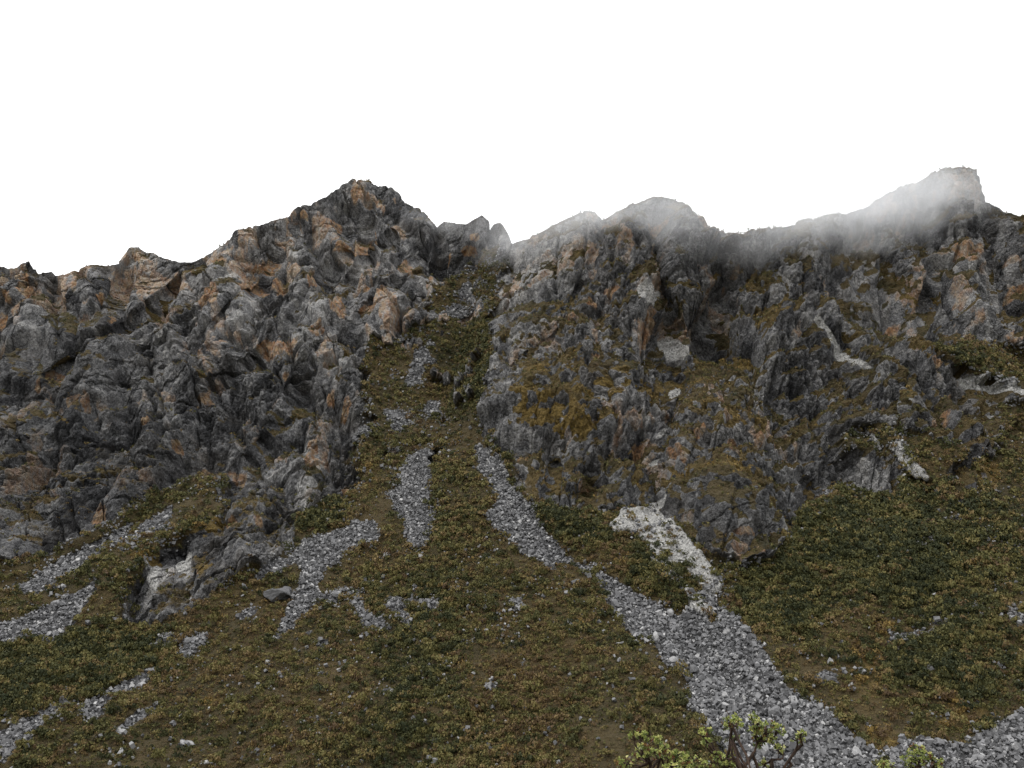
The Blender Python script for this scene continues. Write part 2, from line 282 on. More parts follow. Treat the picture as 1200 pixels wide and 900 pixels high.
strat = 1.1*(smooth(0, .75, stf)-smooth(.80, 1.0, stf))*smooth(-.25, .25, fbm(u/60, v/60, z*0, 2, 66))
sml = 3.0*(1-.35*slab)*(d3-0.5)*(0.5+0.5*far) + rough*(1-.30*slab)*(2.4*(d4-0.5)+1.5*(d5-0.5)) + strat*(1-slab)
crack = 0
for a0, a1, p_, q_, dp, wd_, sd_ in ((38, 6, 15, 120, -6.0, .085, 61), (-28, -14, 10, 70, -3.6, .08, 62), (58, 20, 6.0, 42, -2.8, .12, 63), (10, -35, 4.2, 22, -1.2, .14, 65), (80, 75, 7, 50, -1.6, .10, 67)):
    for deg, wt in ((a0, 1-side), (a1, side)):                     # straight joint sets, one family on each side of the gully
        an_ = math.radians(deg); wq = 2.2*fbm(x/14, y/14, z/14, 2, sd_+30)
        cp_ = x*math.cos(an_)-sv*math.sin(an_)+wq; cq_ = x*math.sin(an_)+sv*math.cos(an_)
        nz = vnoise(cp_/p_, cq_/q_, z*0, sd_)
        crack = crack + wt*dp*(1 if deg == a0 else .5)*np.clip(1-np.abs(nz)/wd_, 0, 1)*smooth(-.35, .15, vnoise(cp_/p_/3, cq_/q_*1.7, z*0, sd_+9))
palD = samp(gblur(paleM, 10, 10), MX, MY)
crest_ = 1-.7*np.exp(-((MX-565)/38)**2)*smooth(310, 285, MY)
disp = crest_*rock*(1-.6*smooth(.05, .5, palD))*(big+mid+sml+crack+(2.0-1.3*slab)*fbm(x/15, y/15, z/15, 4, 71))
soft = 4.0*fbm(x/35, y/35, z/35, 3, 81)+2.0*np.abs(fbm(x/11, y/11, z/11, 3, 85))+1.0*fbm(x/4.5, y/4.5, z/4.5, 3, 91)+1.0*scr*fbm(x/2.5, y/2.5, z/2.5, 2, 92)+3.0*pal
disp = disp + (1-rock)*soft*(1-0.5*scr)
dirn = N0*0.55+np.array([0, -0.6, 0.12])*rock[..., None]+N0*0.45*(1-rock[..., None]); 
P2 = P + dirn*disp[..., None]
N1, A1 = gnormal(P2)
# ledges where scrub and grass hold on to the rock
Nb = np.stack([gblur(N1[..., i], 5, 5) for i in range(3)], -1); Nb /= np.linalg.norm(Nb, axis=-1)[..., None]
nb1 = fbm(x/3.2, y/3.2, z/3.2, 4, 95); nb2 = fbm(x/14, y/14, z/10, 4, 96)
ledge = smooth(0.47, 0.60, Nb[..., 2]+0.45*nb1+0.05*side)
region = np.clip(0.35+0.75*side+0.9*nb2, 0, 1)
vegrock = np.maximum(ledge*region, smooth(0.40, 0.54, np.maximum(scb, samp(goldF, wx, wy)*.9)*0.66+0.85*nb1+0.4*nb2+0.6*(Nb[..., 2]-0.5)+0.13*side))
vegall = np.maximum(1-rock, vegrock*rock)*(1-scr*(1-rock))*(1-smooth(.35, .85, pal))
gol = np.clip(gol*(0.75+1.3*nb1+.8*nb2)+rock*vegrock*np.clip(0.05+0.8*fbm(x/12, y/12, z/12, 3, 99), 0, .6), 0, 1)
blk = 0.5*t3+0.3*t2+0.2*t4
ora = smooth(0.50, 0.62, ora*0.62+0.42*blk+0.22*fbm(x/3, y/3, z/3, 3, 111)) + smooth(0.74, 0.84, blk+0.42*fbm(x/26, y/26, z/26, 3, 113)+(.04+.07*(1-side))*smooth(560, 300, MY))*0.75
ora = np.clip(ora*rock, 0, 1)
facet = np.clip(0.05*slab+0.34*t3+0.26*t2+0.22*t4+0.18*t5, 0, 1)

MATS = {}
def newmat(name):
    m = bpy.data.materials.new(name); m.use_nodes = True
    n = m.node_tree; n.nodes.clear()
    o = n.nodes.new("ShaderNodeOutputMaterial"); b = n.nodes.new("ShaderNodeBsdfPrincipled")
    n.links.new(b.outputs[0], o.inputs[0]); b.inputs['Roughness'].default_value = 0.9
    b.inputs['Specular IOR Level'].default_value = 0.25
    MATS[name] = m
    return m, n, b
class NB:
    def __init__(s, n): s.n = n
    def node(s, t, **k):
        d = s.n.nodes.new(t)
        for a, b in k.items(): setattr(d, a, b)
        return d
    def link(s, a, b): s.n.links.new(a, b)
    def attr(s, name):
        d = s.node("ShaderNodeAttribute", attribute_name=name); sp = s.node("ShaderNodeSeparateColor")
        s.link(d.outputs['Color'], sp.inputs[0]); return sp.outputs
    def noise(s, vec, scale, detail=4, rough=.55, typ=None):
        d = s.node("ShaderNodeTexNoise"); d.inputs['Scale'].default_value = scale; d.inputs['Detail'].default_value = detail
        d.inputs['Roughness'].default_value = rough; s.link(vec, d.inputs['Vector']); return d.outputs['Fac']
    def vor(s, vec, scale, feat='F1', outp='Distance'):
        d = s.node("ShaderNodeTexVoronoi", feature=feat); d.inputs['Scale'].default_value = scale; s.link(vec, d.inputs['Vector']); return d.outputs[outp]
    def ramp(s, fac, stops):
        d = s.node("ShaderNodeValToRGB"); e = d.color_ramp.elements
        while len(e) < len(stops): e.new(0.5)
        for i, (p, c) in enumerate(stops):
            e[i].position = p; e[i].color = (*c, 1) if len(c) == 3 else c
        s.link(fac, d.inputs[0]); return d.outputs[0]
    def mix(s, f, a, b, typ='MIX'):
        d = s.node("ShaderNodeMix", data_type='RGBA', blend_type=typ)
        for i, v_ in ((0, f), (6, a), (7, b)):
            if hasattr(v_, 'is_linked'): s.link(v_, d.inputs[i])
            else: d.inputs[i].default_value = v_ if i == 0 else (*v_, 1)
        return d.outputs[2]
    def math(s, op, a, b=0.0, clamp=False):
        d = s.node("ShaderNodeMath", operation=op); d.use_clamp = clamp
        for i, v_ in ((0, a), (1, b)):
            if hasattr(v_, 'is_linked'): s.link(v_, d.inputs[i])
            else: d.inputs[i].default_value = v_
        return d.outputs[0]
    def mapr(s, f, a, b, c=0., d_=1.):
        d = s.node("ShaderNodeMapRange"); s.link(f, d.inputs[0])
        for i, v_ in enumerate((a, b, c, d_)): d.inputs[i+1].default_value = v_
        return d.outputs[0]
    def scale(s, vec, sc):
        d = s.node("ShaderNodeMapping"); d.inputs['Scale'].default_value = sc; s.link(vec, d.inputs['Vector']); return d.outputs[0]

VEGRAMP = [(0.0, (0.018, 0.023, 0.008)), (0.25, (0.050, 0.051, 0.016)), (0.48, (0.120, 0.106, 0.034)), (0.62, (0.148, 0.104, 0.042)), (0.80, (0.062, 0.038, 0.022)), (0.88, (0.10, 0.066, 0.024)), (1.0, (0.20, 0.135, 0.038))]
def mountain_material():
    m, n, b = newmat("mountain_ground"); q = NB(n)
    g = q.node("ShaderNodeNewGeometry").outputs['Position']
    A = q.attr("cover"); B = q.attr("tone"); fa = q.node("ShaderNodeAttribute", attribute_name="facet").outputs["Fac"]
    streak = q.noise(q.scale(g, (1, 1, 0.28)), 0.22, 6, .62)
    med = q.noise(g, 0.09, 5, .6); fine = q.noise(g, 0.9, 4, .65); grain = q.noise(g, 3.0, 3, .6)
    t = q.math('ADD', q.math('MULTIPLY', streak, .18), q.math('ADD', q.math('MULTIPLY', fa, .36), q.math('ADD', q.math('MULTIPLY', fine, .30), q.math('MULTIPLY', grain, .16))))
    rockc = q.ramp(t, [(0.38, (0.022, 0.022, 0.024)), (0.445, (0.078, 0.078, 0.081)), (0.51, (0.175, 0.173, 0.175)), (0.58, (0.31, 0.305, 0.30)), (0.68, (0.52, 0.505, 0.48))])
    jt = q.mapr(q.vor(q.scale(g, (1, 1, .5)), .42, 'DISTANCE_TO_EDGE'), 0, .07, 1, 0)
    rockc = q.mix(q.math('MULTIPLY', jt, q.mapr(med, .40, .56, 0, .85)), rockc, (.020, .019, .020))
    rockc = q.mix(q.mapr(q.noise(g, .05, 3), .5, .75, 0, .35), rockc, (0.13, 0.112, 0.09))
    orf = q.math('MULTIPLY', A[2], q.mapr(q.noise(q.scale(g, (1, 1, .5)), .5, 4, .6), .30, .55), True)
    orc = q.ramp(q.noise(g, .25, 4, .6), [(.3, (.22, .095, .035)), (.45, (.34, .185, .085)), (.58, (.40, .275, .155)), (.72, (.40, .335, .235))])
    rockc = q.mix(q.math('MULTIPLY', orf, .85), rockc, orc)
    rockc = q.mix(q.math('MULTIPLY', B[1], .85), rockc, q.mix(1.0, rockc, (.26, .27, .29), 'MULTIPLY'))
    palec = q.ramp(q.noise(g, 1.2, 4, .7), [(.3, (.13, .13, .125)), (.48, (.36, .355, .34)), (.64, (.58, .57, .55))])
    pf = q.mapr(q.math('ADD', B[0], q.math('MULTIPLY', q.math('SUBTRACT', q.noise(q.scale(g, (1.6, .5, .5)), .6, 5, .7), .5), 1.5)), .25, .75)
    rockc = q.mix(q.math('MULTIPLY', pf, .92), rockc, palec)
    vt = q.math('ADD', q.math('MULTIPLY', q.noise(g, .07, 3), .5), q.math('MULTIPLY', q.noise(g, .8, 4, .7), .6))
    vegc = q.ramp(vt, [(0.28, (0.012, 0.013, 0.006)), (0.45, (0.032, 0.029, 0.012)), (0.6, (0.058, 0.044, 0.019)), (0.8, (0.04, 0.03, 0.02))])
    vegc = q.mix(q.mapr(q.noise(g, .03, 3), .4, .6, 0, .6), vegc, (.085, .060, .024))
    vegc = q.mix(q.math('MULTIPLY', B[2], .8), vegc, q.ramp(fine, [(.3, (.08, .055, .016)), (.7, (.23, .155, .042))]))
    scc = q.ramp(q.math('ADD', q.math('MULTIPLY', q.vor(g, 1.1, 'F1', 'Distance'), .5), q.math('MULTIPLY', grain, .5)), [(.2, (.13, .13, .13)), (.5, (.06, .06, .062)), (.8, (.02, .02, .02))])
    scc = q.mix(pf, scc, palec)
    vf = q.math('ADD', A[0], q.math('MULTIPLY', q.math('SUBTRACT', fine, .5), .9)); vf = q.mapr(vf, .35, .6)
    sf = q.math('ADD', A[1], q.math('MULTIPLY', q.math('SUBTRACT', fine, .5), .6)); sf = q.mapr(sf, .4, .6)
    c = q.mix(sf, q.mix(vf, rockc, vegc), scc)
    q.link(c, b.inputs['Base Color'])
    hgt = q.math('ADD', q.math('MULTIPLY', fine, 1.4), q.math('ADD', q.math('MULTIPLY', grain, .5), q.math('MULTIPLY', q.vor(q.scale(g, (1, 1, .55)), .8, 'DISTANCE_TO_EDGE'), .9)))
    bm = q.node("ShaderNodeBump"); bm.inputs['Strength'].default_value = 1.0; bm.inputs['Distance'].default_value = 1.3
    q.link(hgt, bm.inputs['Height']); q.link(bm.outputs[0], b.inputs['Normal'])
    return m
def mesh_np(name, V, F, mat, attrs={}, smooth_=False):
    me = bpy.data.meshes.new(name); k = F.shape[1]
    me.vertices.add(len(V)); me.vertices.foreach_set("co", V.astype(f32).ravel())
    me.loops.add(F.size); me.loops.foreach_set("vertex_index", F.astype(np.int32).ravel())
    me.polygons.add(len(F)); me.polygons.foreach_set("loop_start", np.arange(0, F.size, k, dtype=np.int32))
    try: me.polygons.foreach_set("loop_total", np.full(len(F), k, np.int32))
    except Exception: pass
    for an, val in attrs.items():
        if val.ndim == 1:
            a = me.attributes.new(an, 'FLOAT', 'POINT'); a.data.foreach_set("value", val.astype(f32))
        else:
            a = me.attributes.new(an, 'FLOAT_COLOR', 'POINT'); a.data.foreach_set("color", np.concatenate([val, np.ones((len(val), 1))], 1).astype(f32).ravel())
    me.update(calc_edges=True)
    me.polygons.foreach_set("use_smooth", np.full(len(F), smooth_, bool))
    me.materials.append(mat)
    return me
def link(name, data, parent=None, loc=None, **props):
    o = bpy.data.objects.new(name, data); COL.objects.link(o)
    if parent: o.parent = parent
    if loc is not None: o.location = tuple(float(c) for c in loc)
    for k, v_ in props.items(): o[k] = v_
    return o
idx = np.arange(H*W).reshape(H, W)
F = np.stack([idx[:-1, :-1], idx[:-1, 1:], idx[1:, 1:], idx[1:, :-1]], -1).reshape(-1, 4)
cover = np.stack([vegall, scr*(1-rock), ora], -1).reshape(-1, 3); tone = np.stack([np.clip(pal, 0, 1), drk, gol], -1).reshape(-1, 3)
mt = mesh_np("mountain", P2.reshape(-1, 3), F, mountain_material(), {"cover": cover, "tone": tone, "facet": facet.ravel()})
link("mountain", mt, kind='structure', label='rocky mountain face with scree chutes and scrubby talus below')

# ------------------------------------------------------------------ valley floor, from under the viewer to the horizon
rr = np.concatenate([[0.01], np.geomspace(1.0, 2600, 140)]); aa = np.linspace(0, 2*math.pi, 241)[:-1]
RR, AA = np.meshgrid(rr, aa, indexing='ij')
vx, vy = RR*np.sin(AA), RR*np.cos(AA)
prof = np.interp(RR, [0, 4, 10, 18, 40, 105, 150], [-1.65, -2.3, -4.2, -7.0, -20, -57, -62]) 
behind = smooth(0, -0.6, np.cos(AA)); prof = prof*(1-behind)+behind*np.interp(RR, [0, 30, 200, 2600], [-1.65, -1.0, 20, 60])
vz = prof + fbm(vx/12, vy/12, vx*0, 4, 7)*np.interp(RR, [0, 3, 30, 300], [0, .15, 1.2, 3])
m_, n_, b_ = newmat("meadow"); q = NB(n_); g = q.node("ShaderNodeNewGeometry").outputs['Position']
q.link(q.ramp(q.noise(g, .4, 6, .65), [(.3, (.03, .032, .012)), (.55, (.07, .062, .022)), (.75, (.10, .08, .035))]), b_.inputs['Base Color'])
VV = np.stack([vx, vy, vz], -1).reshape(-1, 3); nr, na = RR.shape; ii = np.arange(nr*na).reshape(nr, na)
FF = np.stack([ii[:-1], ii[1:], np.roll(ii, -1, 1)[1:], np.roll(ii, -1, 1)[:-1]], -1).reshape(-1, 4)[:, ::-1]
link("valley_floor", mesh_np("valley_floor", VV, FF, m_, smooth_=True), kind='structure', label='scrubby valley floor sloping away below the viewer')

# ------------------------------------------------------------------ stones
def ico(sub=0):
    import bmesh
    bm = bmesh.new(); bmesh.ops.create_icosphere(bm, subdivisions=sub+1, radius=1.0)
    V = np.array([v_.co[:] for v_ in bm.verts]); Fc = np.array([[v_.index for v_ in f.verts] for f in bm.faces]); bm.free()
    return V, Fc
I0, I1, I2 = ico(0), ico(1), ico(3)
def stone_shape(r, base):
    V = base[0].copy()
    for _ in range(14 if len(V) > 100 else (9 if len(V) > 20 else 3)):               # split faces: cut by random planes
        n = r.normal(size=3); n /= np.linalg.norm(n); d = r.uniform(.40, .75)
        s = V@n; V -= np.outer(np.maximum(s-d, 0), n)
    V *= 1+r.uniform(-.12, .12, (len(V), 1))*(1 if len(V) < 20 else .35)
    V *= r.uniform(.7, 1.25, 3)*np.array([1.1, .95, .72])
    return V
def rand_rot(r, n, tiltmax=None):
    qn = r.normal(size=(n, 4)); qn /= np.linalg.norm(qn, axis=1)[:, None]
    w_, x_, y_, z_ = qn.T
    return np.stack([1-2*(y_*y_+z_*z_), 2*(x_*y_-z_*w_), 2*(x_*z_+y_*w_), 2*(x_*y_+z_*w_), 1-2*(x_*x_+z_*z_), 2*(y_*z_-x_*w_), 2*(x_*z_-y_*w_), 2*(y_*z_+x_*w_), 1-2*(x_*x_+y_*y_)], -1).reshape(n, 3, 3)
def zrot(a):
    c, s = np.cos(a), np.sin(a); o = np.zeros_like(a); e = o+1
    return np.stack([c, -s, o, s, c, o, o, o, e], -1).reshape(-1, 3, 3)
def scatter(protos, pos, Rm, sc, tint, vary=0.0):
    """one merged mesh of many small pieces"""
    Vs, Fs, Ts = [], [], []; base = 0
    pick = rng.integers(0, len(protos), len(pos))
    for k, pr in enumerate(protos):
        m = np.where(pick == k)[0]
        if not len(m): continue
        V, Fc = pr[0], pr[1]; tv = pr[2] if len(pr) > 2 else np.zeros(len(V))
        W_ = np.einsum('nij,vj->nvi', Rm[m], V)*sc[m][:, None, None]+pos[m][:, None, :]
        Vs.append(W_.reshape(-1, 3)); Ts.append((tint[m][:, None]+tv[None, :]).ravel())
        Fs.append((Fc[None]+(np.arange(len(m))*len(V))[:, None, None]).reshape(-1, Fc.shape[1])+base); base += len(m)*len(V)
    return np.concatenate(Vs), np.concatenate(Fs), np.concatenate(Ts)
def stone_material(name, base_ramp, sc=1.0):
    m, n, b = newmat(name); q = NB(n); g = q.node("ShaderNodeNewGeometry").outputs['Position']
    t = q.node("ShaderNodeAttribute", attribute_name="tint").outputs['Fac']
    f = q.math('ADD', t, q.math('MULTIPLY', q.math('SUBTRACT', q.noise(g, 2.2, 4, .65), .5), .5))
    q.link(q.ramp(f, base_ramp), b.inputs['Base Color'])
    bm = q.node("ShaderNodeBump"); bm.inputs['Strength'].default_value = .5; bm.inputs['Distance'].default_value = .2
    q.link(q.noise(g, 5, 4, .6), bm.inputs['Height']); q.link(bm.outputs[0], b.inputs['Normal'])
    return m
STONE = stone_material("scree_stone", [(0, (.07, .07, .072)), (.35, (.11, .11, .114)), (.7, (.20, .20, .205)), (1, (.40, .395, .39))])
Pf = P2.reshape(-1, 3); Nf = N1.reshape(-1, 3); Af = A1.ravel(); MXf = MX.ravel(); MYf = MY.ravel()
inview = (MXf > -160) & (MXf < 1360) & (MYf < 960)
Dist = np.linalg.norm(Pf, axis=1)
def pick(weight, n):
    wgt = weight*Af*inview; c = np.cumsum(wgt); 
    k = np.searchsorted(c, rng.random(n)*c[-1]); return np.minimum(k, len(c)-1)
scr_f = (scr*(1-rock)*(1-smooth(.3, .6, pal))).ravel(); pal_f = smooth(.4, .7, pal).ravel(); veg_f = vegall.ravel(); rock_f = rock.ravel(); gol_f = gol.ravel()
# scree proper
n = 34000
k = pick(scr_f**1.5, n); sz = 0.24+0.40*rng.random(n)**2.0+(0.55*rng.random(n)**7)
CUBE = (np.array([[a, b, c] for a in (-1, 1) for b in (-1, 1) for c in (-1, 1)], float)*.62, np.array([[0, 1, 3], [0, 3, 2], [4, 6, 7], [4, 7, 5], [0, 4, 5], [0, 5, 1], [2, 3, 7], [2, 7, 6], [0, 2, 6], [0, 6, 4], [1, 5, 7], [1, 7, 3]]))
protos = [(CUBE[0]*(1+rng.uniform(-.42, .32, (8, 3)))*rng.uniform(.6, 1.35, 3), CUBE[1]) for _ in range(40)]
V1 = scatter(protos, Pf[k]+rng.normal(size=(n, 3))*.35+Nf[k]*(sz*0.3)[:, None], rand_rot(rng, n), sz, rng.beta(1.5, 1.9, n))
# loose stones along its edges, dotted over the talus and at the cliff foot
sc_edge = gblur(np.maximum(scr, pal*(1-rock)), 16, 16).ravel()
n = 9500
spk = smooth(.12, .5, fbm(Pf[:, 0]/9, Pf[:, 1]/9, Pf[:, 2]/9, 3, 301)+.12)
k = pick((0.03*(1+5*spk)+1.1*smooth(.02, .5, sc_edge)*spk)*(1-rock_f), n); sz = 0.28+0.6*rng.random(n)**3
V2 = scatter(protos, Pf[k]+Nf[k]*0.6, rand_rot(rng, n), sz, rng.beta(2.2, 2.4, n))
n = 5000
foot_ = gblur(rock, 12, 12).ravel()
k = pick(smooth(.08, .4, foot_)*(1-rock_f)*(.15+spk), n); sz = 0.25+0.75*rng.random(n)**3
V4 = scatter(protos, Pf[k]+Nf[k]*0.3, rand_rot(rng, n), sz, rng.beta(2, 3, n))
n = 4500
k = pick(pal_f+scr_f*0.0, n); sz = 0.08+0.28*rng.random(n)**4
V3 = scatter(protos, Pf[k], rand_rot(rng, n), sz, 0.35+.55*rng.random(n))
V_ = [V1, V2, V3, V4]; base = 0; Fs = []
for a in V_: Fs.append(a[1]+base); base += len(a[0])
link("scree", mesh_np("scree", np.concatenate([a[0] for a in V_]), np.concatenate(Fs), STONE, {"tint": np.clip(np.concatenate([a[2] for a in V_]), 0, 1)}), kind='stuff', label='grey broken stones filling the scree chutes')

def area_name(px, py):
    if px > 1035 and py > 830: return 'scree at the bottom right corner', (1035, 1200, 830, 900)
    if px > 700 and py > 780: return 'wide lower scree chute', (780, 1035, 780, 900)
    if px > 545 and py > 500: return 'upper long scree chute', (550, 870, 520, 780)
    if px < 240: return 'scree strips on the left slope', (0, 240, 600, 900)
    if px < 440 and py > 600: return 'scree fan below the rock spur', (240, 440, 600, 760)
    if px < 600 and py > 515: return 'narrow middle scree tongue', (440, 520, 520, 740)
    return 'small scree patches of the central gully', (420, 600, 320, 515)
ORD = ['first', 'second', 'third', 'fourth', 'fifth', 'sixth', 'seventh', 'eighth', 'ninth', 'tenth', 'eleventh', 'twelfth', 'thirteenth', 'fourteenth', 'fifteenth', 'sixteenth', 'seventeenth', 'eighteenth', 'nineteenth', 'twentieth']
def spot(px, py, bx):
    a = (px-bx[0])/(bx[1]-bx[0]); b = (py-bx[2])/(bx[3]-bx[2])
    v_ = 'upper' if b < .33 else ('middle' if b < .66 else 'lower'); h_ = 'left' if a < .33 else ('centre' if a < .66 else 'right')
    return v_+' '+h_
def label_all(items):
    """items: (object, photo x, description, area, spot); where several would share a label, count them from the left"""
    d = {}
    for it in items: d.setdefault((it[2], it[3], it[4]), []).append(it)
    for (desc, an, sp), L in d.items():
        L.sort(key=lambda t_: t_[1])
        for n_i, it in enumerate(L):
            if len(L) == 1: it[0]['label'] = desc+' at the '+sp+' of the '+an
            elif n_i == len(L)-1 and n_i > 1: it[0]['label'] = 'rightmost '+desc+' at the '+sp+' of the '+an
            else: it[0]['label'] = desc+', '+ORD[min(n_i, 19)]+' from left, '+sp+' '+an.replace('the ', '').replace('small ', '')
rock_me = []
for i in range(14):
    V = stone_shape(rng, I1)
    rock_me.append(mesh_np("boulder", V, I1[1], STONE, {"tint": np.full(len(V), [.2, .45, .8][i % 3])}))
used = []; items = []
n = 1400
infr = (MXf > 4) & (MXf < 1196) & (MYf < 893)
k = pick(scr_f**2*infr*(0.3+1.0*smooth(600, 900, MYf)), n); cnt = 0
for i in k:
    s = 0.85+1.3*rng.random()**3.0
    p = Pf[i]+Nf[i]*s*0.25
    if any((p[0]-a)**2+(p[1]-b)**2+(p[2]-c)**2 < (1.0*(s+d))**2 for a, b, c, d in used): continue
    used.append((*p, s)); an, bx = area_name(MXf[i], MYf[i]); mi = int(rng.integers(14))
    o = link("boulder", rock_me[mi], loc=p, category='boulder', group='boulders in the '+an)
    items.append((o, MXf[i], ('large ' if s > 1.25 else '')+['dark', 'grey', 'pale'][mi % 3]+' boulder', an, spot(MXf[i], MYf[i], bx)))
    o.rotation_euler = tuple(rng.uniform(0, 6.28, 3)); o.scale = (s, s, s)
    cnt += 1
    if cnt >= 280: break
label_all(items)
# single boulders that stand out
def surf(px, py):
    j = np.argmin((MX[500]-px)**2); c = MY[:, j]; i = np.argmin(np.abs(c-py)); return P2[i, j], N1[i, j]
def boulder(px, py, s, tint, label, shape=(1, 1, 1), name="boulder", sub=I2):
    V = stone_shape(rng, sub)*np.array(shape)
    V += 0.16*np.stack([fbm(V[:, 0]*2.5, V[:, 1]*2.5, V[:, 2]*2.5, 4, 5+i) for i in range(3)], -1)
    me = mesh_np(name, V, sub[1], STONE, {"tint": np.full(len(V), tint)})
    p, nn = surf(px, py)
    o = link(name, me, loc=p+np.array([0, 0, s*.3]), label=label, category='boulder'); o.scale = (s, s, s); o.rotation_euler = (0, 0, rng.uniform(-.5, .5))
boulder(328, 700, 5.6, .22, 'biggest boulder, a dark grey tilted slab beside the scree fan below the rock spur', (1.25, .85, 1.2))
boulder(452, 650, 1.7, .85, 'pale boulder alone between the scree fan and the narrow scree tongue', (1, .9, .9))
boulder(219, 873, 2.0, .8, 'pale boulder at the bottom left of the slope, above the frame edge', (1.2, .8, .8))
boulder(606, 619, 1.7, .6, 'rounded light boulder at the left rim of the upper scree chute')
boulder(625, 625, 1.1, .7, 'small light boulder just right of the rounded one at the chute rim')
boulder(675, 686, 1.9, .45, 'flat grey boulder in scrub just left of the long scree chute', (1, .8, 1.1))
boulder(726, 754, 1.0, .95, 'small white boulder in the scrub left of the lower chute', (1.3, .8, .7))
boulder(776, 796, 1.5, .5, 'grey boulder set in the scrub at the chute edge', (1, .9, .9))
boulder(787, 760, 1.9, .5, 'brownish grey block among paler stones midway down the wide chute')
boulder(555, 790, .8, .95, 'tiny white boulder alone in the middle of the lower scrub slope')
boulder(874, 742, 2.0, .55, 'rounded boulder at the right rim of the scree chute below the pale fan')

# ------------------------------------------------------------------ scrub
def shrub_shape(r, ntri, flat=1.0, leaf=.24):
    V = []; T_ = []; nl = 6
    lobes = [(r.normal(size=3)*np.array([.40, .40, .18])+np.array([0, 0, .50]), r.uniform(.30, .55), r.normal()*.06) for _ in range(nl)]
    for _ in range(ntri):
        c, rad, lt = lobes[r.integers(nl)]
        d = r.normal(size=3); d /= np.linalg.norm(d); d[2] = abs(d[2])*1.0-.25
        p = c+d*rad*r.uniform(.80, 1.05)*np.array([1, 1, flat])
        nrm = d+r.normal(size=3)*.45; nrm /= np.linalg.norm(nrm)
        a = np.cross(nrm, r.normal(size=3)); a /= np.linalg.norm(a); b = np.cross(nrm, a)
        s = leaf*r.uniform(.6, 1.3)
        V += [p+a*s, p-a*s*.6+b*s*.8, p-a*s*.5-b*s*.8]; T_ += [lt+r.normal()*.04]*3
    return np.array(V), np.arange(ntri*3).reshape(-1, 3), np.array(T_)
m_, n_, b_ = newmat("scrub_leaves"); q = NB(n_); g = q.node("ShaderNodeNewGeometry").outputs['Position']
t = q.node("ShaderNodeAttribute", attribute_name="tint").outputs['Fac']
q.link(q.ramp(q.math('ADD', t, q.math('MULTIPLY', q.math('SUBTRACT', q.noise(g, 1.5, 3), .5), .25)), VEGRAMP), b_.inputs['Base Color'])
b_.inputs['Roughness'].default_value = .7; b_.inputs['Specular IOR Level'].default_value = .2
SCRUBM = m_
grn_f = grn.ravel()
def region_tint(p):
    return 0.46+0.30*fbm(p[:, 0]/30, p[:, 1]/30, p[:, 2]/30, 3, 201)+0.22*fbm(p[:, 0]/7, p[:, 1]/7, p[:, 2]/7, 2, 203)
parts = []
def add_scrub(n, wgt, rmin, rmax, ntri, leaf, npro=14):
    k = pick(wgt, n); sz = rmin+(rmax-rmin)*rng.random(n)**1.6
    tint = np.clip(region_tint(Pf[k])-.26*grn_f[k]+rng.normal(size=n)*.20, 0, .84); tint = np.where(rng.random(n) < gol_f[k]*.75, rng.uniform(.84, 1.0, n), tint)
    pr = [shrub_shape(rng, ntri, leaf=leaf) for _ in range(npro)]
    Rm = zrot(rng.uniform(0, 6.28, n)); Rm[:, 2, 2] = rng.uniform(1.0, 1.5, n)
    parts.append(scatter(pr, Pf[k]-np.array([0, 0, .15])*sz[:, None], Rm, sz, tint))
tal = ((veg_f+.22*pal_f)*(1-rock_f)*(1-scr_f)).clip(0, 1)
lush = np.clip(.6+.9*fbm(Pf[:, 0]/22, Pf[:, 1]/22, Pf[:, 2]/22, 3, 77), .05, 1.3)
near = smooth(340, 300, Dist); far_ = 1-near; G_ = .12+1.1*grn_f
add_scrub(7800, tal*lush*near*G_, 1.1, 2.7, 150, .13)
add_scrub(8200, tal*lush*far_*G_, 1.1, 2.9, 80, .17)
add_scrub(17000, tal*lush*near, .4, 1.35, 50, .20)
add_scrub(12000, tal*lush*far_, .5, 1.6, 32, .25)
add_scrub(22000, tal*smooth(440, 300, Dist), .25, .65, 18, .34)
add_scrub(44000, veg_f*rock_f, .35, 1.15, 16, .33)
base = 0; Fs = []
for a in parts: Fs.append(a[1]+base); base += len(a[0])
link("scrub_cover", mesh_np("scrub_cover", np.concatenate([a[0] for a in parts]), np.concatenate(Fs), SCRUBM, {"tint": np.clip(np.concatenate([a[2] for a in parts]), 0, 1)}), kind='stuff', label='dense low olive and brown scrub covering the slopes')
# the largest bushes, one object each
bush_me = []
for i in range(18):
    V, Fc, Tt = shrub_shape(rng, 190, flat=.75, leaf=.13)
    tn = [.2, .3, .4, .5, .62, .75][i % 6]
    bush_me.append(mesh_np("bush", V, Fc, SCRUBM, {"tint": np.clip(Tt+tn, 0, 1)}))
TN = ['dark green', 'green', 'olive green', 'yellowish olive', 'brownish', 'russet brown']
k = pick(tal*infr*(0.3+smooth(620, 860, MYf))*(.3+1.6*grn_f), 260)
items = []
for i in k:
    j = int(rng.integers(18)); px, py = MXf[i], MYf[i]
    an, bx = ('scrub right of the chute', (880, 1200, 560, 900)) if px > 880 else (('scrub slope left of the chute', (480, 880, 560, 900)) if px > 480 else (('scrub below the rock spur', (240, 480, 560, 900)) if px > 240 else ('far left scrub', (0, 240, 600, 900))))
    o = link("bush", bush_me[j], loc=Pf[i]-np.array([0, 0, .3]), category='bush', group='larger bushes on the '+an)
    items.append((o, px, TN[j % 6]+' bush', an, spot(px, py, bx)))
    s = rng.uniform(1.5, 2.6); o.scale = (s, s, s*rng.uniform(.85, 1.15)); o.rotation_euler = (0, 0, rng.uniform(0, 6.28))
label_all(items)

